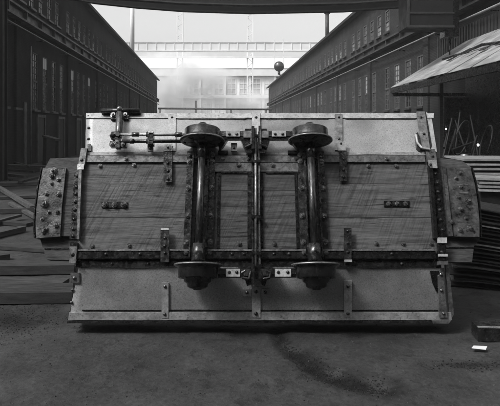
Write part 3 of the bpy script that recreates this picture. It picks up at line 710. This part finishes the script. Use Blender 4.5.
# bent ends on the floor
strap(FLOOR, rect(163.5, 172, 151, 182), .023, .036, 'iron2', ((168, 163), (168, 171), (168, 179)), 1.25)
strap(FLOOR, rect(164.5, 172, 144.5, 151), .024, .044, 'bright', ((168, 147.5),), .9)
strap(FLOOR, rect(339.5, 347, 151, 181), .023, .036, 'iron2', ((343.5, 159), (343.5, 170), (343.5, 177)), 1.25)
strap(FLOOR, rect(338, 346, 141.5, 150.5), .024, .044, 'rim', ((341, 143.5),), .9)
# straps at the bottom, floor and flare
strap(FLOOR, rect(160.5, 169, 228, 262), .05, .064, 'iron2', ((165, 238), (164.5, 246), (165, 253)), 1.2)
strap(FLOOR, rect(160.7, 168.8, 228, 230), .065, .069, 'rim')
strap(FLOOR, rect(344, 351.5, 228, 259), .05, .064, 'iron2', ((347.5, 231), (348, 243), (348, 252)), 1.2)
strap(FLOOR, rect(344.5, 352, 259.5, 261.8), .05, .066, 'rim')
strap(FLOOR, rect(344.5, 352, 262, 267), .013, .03, 'iron')
strap(LOWER, rect(161.5, 168.5, 283, 318), .001, .016, 'rim', ((165, 286.5), (164.5, 314)), 1.1)
strap(LOWER, rect(344, 352, 281, 317.5), .001, .016, 'rim', ((348, 286), (348, 313.5)), 1.2)
strap(LOWER, rect(252, 260.5, 286.5, 317.5), .001, .018, 'rim', ((256, 291.5), (256, 313.5)), 1.3)
strap(LOWER, rect(243, 251, 289, 296), .001, .014, 'rim', ((247, 292.5),), 1.2)
strap(LOWER, rect(261.5, 269.5, 289, 296), .001, .014, 'rim', ((265.3, 292.2),), 1.2)
strap(LOWER, rect(70.5, 79.5, 273, 283), .001, .012, 'strap', ((74.5, 278),), 1.3)
for px, py in ((72.6, 290), (71.5, 302.5), (70.8, 315)): bolt(lf, LOWER, px, py, .0, RIV, 1.1)
for px, py in ((88.5, 116.5), (88.6, 128), (88.4, 139)): bolt(uf, UPPER, px, py, .0, RIV, 1.1)
strap(UPPER, rect(87.5, 91, 144, 151), .001, .02, 'iron')
# left corner straps and end angle
strap(FLOOR, [(81, 148), (87, 148), (84.5, 166), (78, 166)], .0, .04, 'strap', ((81.7, 160),), 1.2)
strap(FLOOR, [(77.5, 164), (84, 164), (83.5, 169.5), (77, 169.5)], .041, .052, 'bright')  # bright piece paints the highlight on the strap's bend
strap(FLOOR, [(78.6, 169), (81.6, 169), (79, 239), (76.6, 239)], .0, .055, 'strap')
strap(FLOOR, [(74.5, 169.5), (78.3, 169.5), (76.3, 239), (69.5, 239)], .0, .022, 'iron2', ((77.5, 176), (76.6, 187), (76, 194), (75.6, 202), (74.7, 210), (74, 219), (73.3, 229), (73, 236)), 1.35)
strap(FLOOR, [(69.5, 246.5), (77, 246.5), (75.5, 263), (69, 263)], .05, .066, 'strap', ((72.6, 254.5),), 1.3)
strap(FLOOR, [(70, 242), (76.5, 242), (76.5, 246), (70, 246)], .0, .060, 'iron')
# right corner
strap(FLOOR, [(429, 166), (432.5, 166), (438, 238), (434.5, 238)], .0, .055, 'iron')
strap(FLOOR, [(433, 168), (440, 168), (447, 238), (438.5, 238)], .0, .022, 'iron', ((435.5, 174), (437.5, 183), (438, 192), (439, 200), (440, 210), (441, 220), (442.5, 230)), 1.35)
strap(FLOOR, [(443, 167), (446, 167), (453, 236), (449, 236)], -.03, .018, 'cover')
strap(UPPER, [(416.5, 111.5), (425, 111.5), (430, 149), (422, 149)], .011, .028, 'strap', ((421, 117.5), (424, 134)), 1.2)
strap(UPPER, [(426, 111.5), (431.5, 117), (437, 152), (431.5, 150)], -.02, .004, 'rim')
strap(UPPER, [(424.5, 112), (426, 112), (432, 146), (430, 148)], .005, .012, 'iron')
strap(FLOOR, [(425.5, 149), (435, 149), (437, 161), (428, 161)], .0, .034, 'strap', ((432.5, 156.5),), 1.2)
strap(FLOOR, [(428, 160), (436.5, 160), (437.5, 168), (430, 168)], .035, .055, 'bright', ((430.5, 164.5),), 1.1)
bm = nb(); q = [hit(UPPER, a, b, .05) for a, b in ((416, 135), (417.5, 143), (422, 148), (430, 149.5))]; path(bm, q, .011, 8); part('hook_loop', bm, 'rim', UPPER)
strap(UPPER, [(415.5, 134), (418, 132), (422, 146), (420, 150), (417, 147)], .001, .04, 'iron')
for (a, b) in ((241, 243), (254, 256.5), (262, 264.5)): pass
strap(FLOOR, rect(438, 447, 237.5, 243), .05, .070, 'rim')
strap(FLOOR, rect(438.5, 446, 243.5, 261), .0, .055, 'iron', ((442, 252),), 1.3)
strap(FLOOR, rect(438.5, 448, 254, 256.5), .056, .068, 'rim')
strap(FLOOR, rect(439, 448, 261, 264.5), .0, .066, 'strap')
strap(LOWER, [(438, 276), (443.5, 272), (447.5, 317.5), (439.5, 317.5)], .013, .026, 'strap', ((441, 274.5), (441.5, 290.5), (443.5, 313.5)), 1.1)
strap(LOWER, [(430, 271), (439, 271), (439, 293), (436, 291), (432.5, 283)], .001, .012, 'iron')
strap(LOWER, [(445.5, 262), (448, 259), (454, 314), (451.5, 319), (449.5, 317)], -.03, .006, 'strap')
strap(LOWER, [(432, 320.4), (451, 320.4), (449, 323.5), (433, 323.5)], -.03, .022, 'strap')
# small three-bolt plates on the planks
strap(FLOOR, rect(101.5, 127.5, 202, 207.5), .003, .014, 'iron', ((105, 204.7), (114.6, 204.7), (123.6, 204.7)), 1.35, BOLT)
strap(FLOOR, rect(384, 409.5, 201, 206.5), .003, .014, 'iron', ((388.5, 203.7), (397, 203.7), (405.5, 203.7)), 1.0, BOLT)

# bumpers
def bumper(s, beam, plate, wedge, blts):
    bm = nb(); ppoly(bm, FLOOR, beam, -.16, -.045); bo = part('bumper_beam', bm, 'beam', FLOOR, None, .006)
    bm = nb(); ppoly(bm, FLOOR, wedge, -.044, .0); part('bumper_packing', bm, 'beam', FLOOR, None, .004)
    bm = nb(); ppoly(bm, FLOOR, plate, -.044, .03); o = part('bumper_plate', bm, 'cover', FLOOR, None, .006)
    for px, py, sz in blts: bolt(o, FLOOR, px, py, .03, BOLT, sz)
    # curved buffer band wrapped on the outer edge
    ed = [hit(FLOOR, a, b, -.0) for a, b in (plate[0:5] if s < 0 else plate[0:5])]
    bm = nb()
    for a, b in zip(ed[:-1], ed[1:]):
        prism(bm, [(a.x + s * .012, a.y, .026), (b.x + s * .012, b.y, .026), (b.x + s * .001, b.y, .026), (a.x + s * .001, a.y, .026)],
              [(a.x + s * .012, a.y, -.15), (b.x + s * .012, b.y, -.15), (b.x + s * .001, b.y, -.15), (a.x + s * .001, a.y, -.15)])
    part('buffer_band', bm, 'iron', FLOOR)
bumper(-1, [(50, 158.5), (80, 157.5), (76, 260), (46.5, 259.5), (40.5, 240), (38, 205), (43, 172)],
       [(43, 168), (39, 188), (36.5, 208), (35.5, 222), (36, 238), (60, 236.5), (62, 205), (66, 168)],
       [(66, 169), (78, 169), (74, 236), (61, 236)],
       [(52, 176, 1.5), (58.5, 179.5, 1.1), (51.5, 183.5, 1), (46.5, 193.5, 1.1), (58.5, 194, 1.3), (44.5, 203.5, 1.9), (49, 212, 1), (57, 212, 1.2),
        (42, 219, .9), (56, 225, 1.3), (45.5, 229, 1.4), (43.5, 232, 1.1), (54, 171, 1.6)])
bumper(1, [(430, 157.5), (461, 160), (472, 168), (480, 210), (479.5, 240), (474, 246), (472, 262), (440, 262)],
       [(470.5, 168), (475, 185), (478, 205), (479.5, 222), (479.5, 237), (455, 236.5), (451, 205), (447, 168)],
       [(437, 168), (447, 168), (454, 236), (443, 236)],
       [(460, 173, 1.1), (456, 178, 1), (461, 187, 1.1), (458, 197, 1), (468, 201, 1.5), (461, 209, 1.2), (466, 218, .9), (460, 230, 1.2), (470, 228, 1.3), (452, 222, 1.0)])
strap(FLOOR, [(457, 184), (468, 184), (468.5, 185.5), (457.5, 185.5)], .031, .036, 'strap')
strap(FLOOR, [(459, 192), (468, 192), (468.5, 193.5), (459.5, 193.5)], .031, .036, 'strap')
bm = nb(); ppoly(bm, FLOOR, [(446, 247), (475, 247), (475, 248.3), (446, 248.3)], -.05, -.040); part('beam_groove', bm, 'iron', FLOOR)
bm = nb(); ppoly(bm, FLOOR, [(44, 248.2), (69, 248.2), (69, 249.5), (44.5, 249.5)], -.05, -.040); part('beam_groove', bm, 'iron', FLOOR)

# hatch doors in the middle with their frames
bm = nb()
for k, (x0, x1) in enumerate(((216, 252), (259.5, 299))):
    a, b = hit(FLOOR, x0, 200, .01).x, hit(FLOOR, x1, 200, .01).x; v0, v1 = hit(FLOOR, 250, 249).y, hit(FLOOR, 250, 163).y
    n = 3
    for q in range(n):
        bm2 = nb(); box(bm2, a, b, v0 + (v1 - v0) * q / n + .002, v0 + (v1 - v0) * (q + 1) / n - .002, .004, .010 + .002 * (q % 2))
        part('hatch_plank', bm2, 'hatch', FLOOR, None, .003)
bm.free()
for (x0, x1) in ((215, 251.5), (260, 299.5)):
    fr_ = strip('hatch_frame', FLOOR, x0, x1, 162.7, 171.5, .012, .026, 'strap', .003)
    bolt(fr_, FLOOR, x0 + (x1 - x0) * .65 if x0 < 250 else 272.5, 165, .026, BOLT, 1.2)
    strip('hatch_frame', FLOOR, x0 + 6, x1 - .5, 171.8, 173.4, .012, .022, 'iron')
strip('hatch_frame', FLOOR, 217.2, 219.6, 173.6, 248, .012, .024, 'iron'); strip('hatch_frame', FLOOR, 295.5, 298, 173.6, 248, .012, .024, 'iron')
strip('hatch_frame', FLOOR, 247.5, 251.5, 173.6, 248, .012, .024, 'iron'); strip('hatch_frame', FLOOR, 260.5, 263, 173.6, 248, .012, .024, 'iron')
bolt(pl, FLOOR, 274, 243.5, .012, BOLT, 1.1); bolt(pl, FLOOR, 239, 243.5, .012, BOLT, 1.1)
bm = nb(); bm.free()
# centre rods and coupling strip
ax, bx = hit(FLOOR, 253, 205, .06).x, hit(FLOOR, 258.5, 205, .06).x
v0, v1 = hit(FLOOR, 256, 277, .06).y, hit(FLOOR, 256, 132, .06).y
bm = nb(); box(bm, ax - .012, ax + .004, v0, v1, .013, .065); part('centre_bar', bm, 'iron2', FLOOR, None, .003)
bm = nb(); box(bm, bx - .002, bx + .014, v0, v1, .013, .065); part('centre_bar', bm, 'strap', FLOOR, None, .003)
bm = nb(); box(bm, ax + .006, bx - .004, v0 + .05, v1 - .03, .013, .03); part('centre_filler', bm, 'iron', FLOOR)
bm = nb(); tube(bm, ((ax + bx) / 2, v0 - .02, .085), ((ax + bx) / 2, v1 + .03, .085), .012); part('centre_rod', bm, 'strap', FLOOR)
for v in (v0 + .04, v0 + .2, v0 + .52, v1 - .3, v1 - .05):
    bm = nb(); box(bm, ax - .02, bx + .022, v - .012, v + .012, .066, .10); part('rod_clip', bm, 'iron', FLOOR, None, .003)
# small cross channels by the lower sill
for x0, x1 in ((214, 251), (261, 299)):
    strip('cross_channel', FLOOR, x0, x1, 266.8, 268.3, -.06, .02, 'strap')

# axles with channels either side
def axle(xc, strips):
    a = hit(FLOOR, xc, 200, .15); V0, V1 = hit(FLOOR, xc, 263.5, .15).y, hit(FLOOR, xc, 142, .15).y
    x = a.x
    for px, m_ in strips:
        xs = hit(FLOOR, px, 200, .03).x
        bm = nb(); v0, v1 = hit(FLOOR, px, 258, .03).y, hit(FLOOR, px, 151.5, .03).y
        box(bm, xs - .034, xs + .034, v0, v1, .0235, .034)
        side = 1 if xs < x else -1
        box(bm, xs + side * .022, xs + side * .034, v0 + .001, v1 - .001, .0345, .085); o = part('axle_channel', bm, 'iron2', FLOOR, None, .003)
        for t in (.035, .10, .36, .62, .86, .955):
            q = Matrix.Translation((xs - side * .008, v1 - (v1 - v0) * t, .034)) @ Matrix.Scale(1.3, 4); link('bolt', BOLT, o, q)
    bm = nb(); box(bm, x - .055, x + .06, hit(FLOOR, xc, 257, .02).y, hit(FLOOR, xc, 153, .02).y, .0232, .03); part('bearing_plate', bm, 'iron', FLOOR)
    for t in (.10, .90):
        bm = nb(); vv = V0 + (V1 - V0) * t; box(bm, x - .07, x + .07, vv - .035, vv + .035, .031, .10); part('axle_box', bm, 'iron', FLOOR, None, .006)
    bm = nb(); tube(bm, (x, V0, .15), (x, V1, .15), .033, n=24); ao = part('axle', bm, 'axle', FLOOR)
    bm = nb(); tube(bm, (x, V0 + .02, .15), (x, V0 + .17, .15), .062, .05, n=24); obj('axle_sleeve', bm, M['iron2'], ao); bm = nb(); tube(bm, (x, V1 - .15, .15), (x, V1 - .02, .15), .036, .044, n=24); obj('axle_sleeve', bm, M['iron2'], ao)
    for s, V in ((-1, V0), (1, V1)):
        prof = [(.04, -.015), (.058, -.012), (.062, .0), (.075, .004), (.11, .022), (.150, .022), (.168, .006), (.196, .0), (.205, .006), (.206, .018), (.198, .026), (.178, .033),
                (.170, .045), (.167, .115), (.160, .122), (.148, .122), (.142, .112), (.115, .100), (.098, .108), (.092, .138), (.075, .146), (.066, .162), (.05, .170), (.04, .172), (.034, .186), (.02, .188)]
        if s < 0: prof = prof[:17] + [(.118, .112), (.114, .150), (.090, .166), (.086, .190), (.066, .204), (.04, .208), (.034, .216), (.02, .218)]
        bm = nb(); lathe(bm, [(r, s * y) for r, y in prof], (x, V, .15)); wo = part('wheel', bm, 'wheel', FLOOR)
        bm = nb(); lathe(bm, [(.2045, s * .0055), (.2075, s * .007), (.2078, s * .014), (.2065, s * .0185)], (x, V, .15)); obj('flange_rim', bm, M['strap'], wo)
        # spoke ribs on the inner dish and hub bolts
        bm = nb()
        for k in range(6):
            an = k * math.pi / 3 + .3; c_, s_ = math.cos(an), math.sin(an)
            mt = Matrix.Translation((x, V, .15)) @ Matrix.Rotation(-an, 4, 'Y')
            box(bm, .06, .16, min(s * .002, s * .03), max(s * .002, s * .03), -.012, .012, mt)
        obj('spoke', bm, M['wheel'], wo, bevel=.003)
        bm = nb()
        for k in range(8):
            an = k * math.pi / 4; q = (x + .125 * math.cos(an), V + s * .10, .15 + .125 * math.sin(an)); tube(bm, q, (q[0], q[1] + s * .022, q[2]), .012, n=6)
        obj('hub_nut', bm, M['iron2'], wo)
axle(200.3, ((189, 0), (210.5, 0)))
axle(312.7, ((302.5, 0), (322.5, 0)))

# brake beams between the wheels
def brake(y0, y1, top):
    W = .13; fr = FLOOR
    for (x0, x1, p0, p1) in ((218, 250, 226, 240), (262, 296, 272 if top else 275, 286 if top else 291)):
        strap(fr, rect(x0, x1, y0 + 5, y1 + 3), W - .05, W - .01, 'iron', name='brake_beam')
        strap(fr, rect(x0 + 1, x1 - 1, y0, y0 + 5), W - .03, W, 'iron2', name='brake_beam')
        strap(fr, rect(p0, p1, y0 - .3, y0 + 5.4 + (0 if top else 2.2)), W + .001, W + .012, 'rim' if not top else 'rim', ((p0 + 3.3, y0 + 3.2), (p1 - 3.3, y0 + 3.2)), 1.1, name='brake_plate')
    for sx, x in ((-1, 247), (1, 265)):
        bm = nb(); q = [hit(fr, x + sx * a, b, W) for a, b in (((2, y0 - 1), (-4.5, y0 - 1), (-4.5, y1 + 8), (2, y1 + 11)) if top else ((2, y0 + 2), (5.5, y0 + 4), (5, y1 + 3), (-2, y1 + 4.5), (-4, y0 + 2)))]
        path(bm, q, .013, 8); part('brake_hanger', bm, 'iron', fr)
        strap(fr, rect(x - 3.5, x + 3.5, y0 - .3, y0 + 6.5), W - .02, W + .008, 'strap' if top else 'iron2', name='hanger_plate')
    strap(fr, rect(251.5, 254.5, y0 - 5, y1 + 12), W - .06, W + .01, 'iron', name='hanger_plate'); strap(fr, rect(258.5, 261.5, y0 - 5, y1 + 12), W - .06, W + .01, 'iron', name='hanger_plate')
    if top:
        for q in ([(240, 138), (252, 138), (252, 153), (246.5, 153)], [(260, 138), (270.5, 138), (265.5, 153), (260, 153)], [(217, 137), (229, 137), (223, 146), (219, 150)], [(288, 137), (299, 137), (299, 151), (293.5, 144)]):
            strap(fr, q, W - .09, W - .02, 'iron', name='brake_arm', bev=.004)
        for x in (223, 293): strap(fr, rect(x - 5, x + 5, 150.5, 153.5), .0, .05, 'iron', name='arm_foot')
    else:
        for q in ([(238, 267), (252, 267), (252, 284), (247, 286), (244, 276)], [(260, 267), (273, 267), (268, 276), (265, 286), (260, 284)]):
            strap(fr, q, W - .12, W - .035, 'iron', name='brake_arm', bev=.004)
brake(131, 136.5, True)
brake(269, 274.5, False)
strap(FLOOR, rect(231, 237, 143, 151), .03, .06, 'strap', ((234, 148),), 1.0)
strap(FLOOR, rect(244.5, 248.5, 141, 150), .03, .06, 'strap', (), 1.0)

# brake handle, lever and rods at upper left
w0 = .05
HL = part('brake_handle', (lambda b: (tube(b, hit(UPPER, 101.5, 111, w0), hit(UPPER, 140, 111, w0), .026, n=12), b)[1])(nb()), 'iron', UPPER)
bm = nb(); ppoly(bm, UPPER, [(101.5, 109), (140.5, 109.3), (140.5, 113.2), (101.5, 113.4)], .002, .03); part('handle_bar', bm, 'iron', UPPER, None, .004)
bm = nb(); tube(bm, hit(UPPER, 119.5, 109.5, .08), hit(UPPER, 118, 140, .10), .020, n=12); part('lever', bm, 'strap', UPPER)
bm = nb(); tube(bm, hit(UPPER, 117.2, 113, .08), hit(UPPER, 116.3, 138, .09), .012, n=8); tube(bm, hit(UPPER, 122.0, 113, .08), hit(UPPER, 121, 138, .09), .012, n=8); part('lever_cheek', bm, 'iron', UPPER)
bm = nb(); bmesh.ops.create_uvsphere(bm, u_segments=12, v_segments=8, radius=.027, matrix=Matrix.Translation(hit(UPPER, 119.4, 109, .10))); part('knob', bm, 'strap', UPPER)
for x in (113.5, 125.5):
    o = strap(UPPER, rect(x - 2.8, x + 2.8, 113, 119), .001, .03, 'iron', (), 1, None, .004, 'clamp_block')
    bolt(o, UPPER, x, 115.6, .03, BOLT, 1.5)
HF = FLOOR @ Matrix.Translation((0, 0, 0))
yU = .11
def rod(x0, x1, y, r, m='iron', name='brake_rod', w=.12):
    bm = nb(); tube(bm, hit(FLOOR, x0, y, w), hit(FLOOR, x1, y, w), r, n=14); return part(name, bm, m, FLOOR)
rod(120, 186, 134.7, .014, 'bright'); rod(122, 186, 141.3, .017, 'iron')
rod(132, 139, 134.6, .021, 'iron2', 'rod_collar'); rod(130, 134, 141.2, .024, 'iron2', 'rod_collar'); rod(146.5, 153.5, 134.7, .026, 'iron', 'rod_collar'); rod(146.5, 153, 141.3, .026, 'iron', 'rod_collar')
rod(175, 182, 134.7, .022, 'iron2', 'rod_collar')
strap(FLOOR, rect(147.5, 153, 131, 144), .06, .145, 'iron', (), 1, None, .005, 'rod_bracket')
strap(FLOOR, rect(148, 153, 131, 132.6), .146, .155, 'bright', (), 1, None, .002, 'rod_bracket')
strap(FLOOR, rect(147.5, 153, 144, 151), .04, .07, 'strap', ((150.3, 148.5),), 1.2, None, .003, 'rod_bracket')
bm = nb(); tube(bm, hit(FLOOR, 112, 135, .10), hit(FLOOR, 121, 134.5, .10), .032, n=14); part('pivot_boss', bm, 'iron', FLOOR, None)
bm = nb(); tube(bm, hit(FLOOR, 117.5, 134, .10), hit(FLOOR, 117.5, 134, .16), .020, n=12); part('pivot_pin', bm, 'bright', FLOOR)
o = strap(FLOOR, rect(110, 126, 141, 146.5), .04, .10, 'iron', (), 1, None, .005, 'bearing_bracket')
for x, y in ((112, 144.3), (117.2, 142.5), (123.5, 144.5)): bolt(o, FLOOR, x, y, .10, BOLT, 1.3)
strap(FLOOR, rect(115, 119.5, 137, 147.5), .05, .12, 'iron2', (), 1, None, .004, 'bearing_bracket')
bm = nb(); q = [hit(FLOOR, 113, 132, .10), hit(FLOOR, 110.8, 135, .10), hit(FLOOR, 112.5, 139, .10), hit(FLOOR, 118, 141, .10)]; path(bm, q, .014, 8); part('link', bm, 'iron', FLOOR)
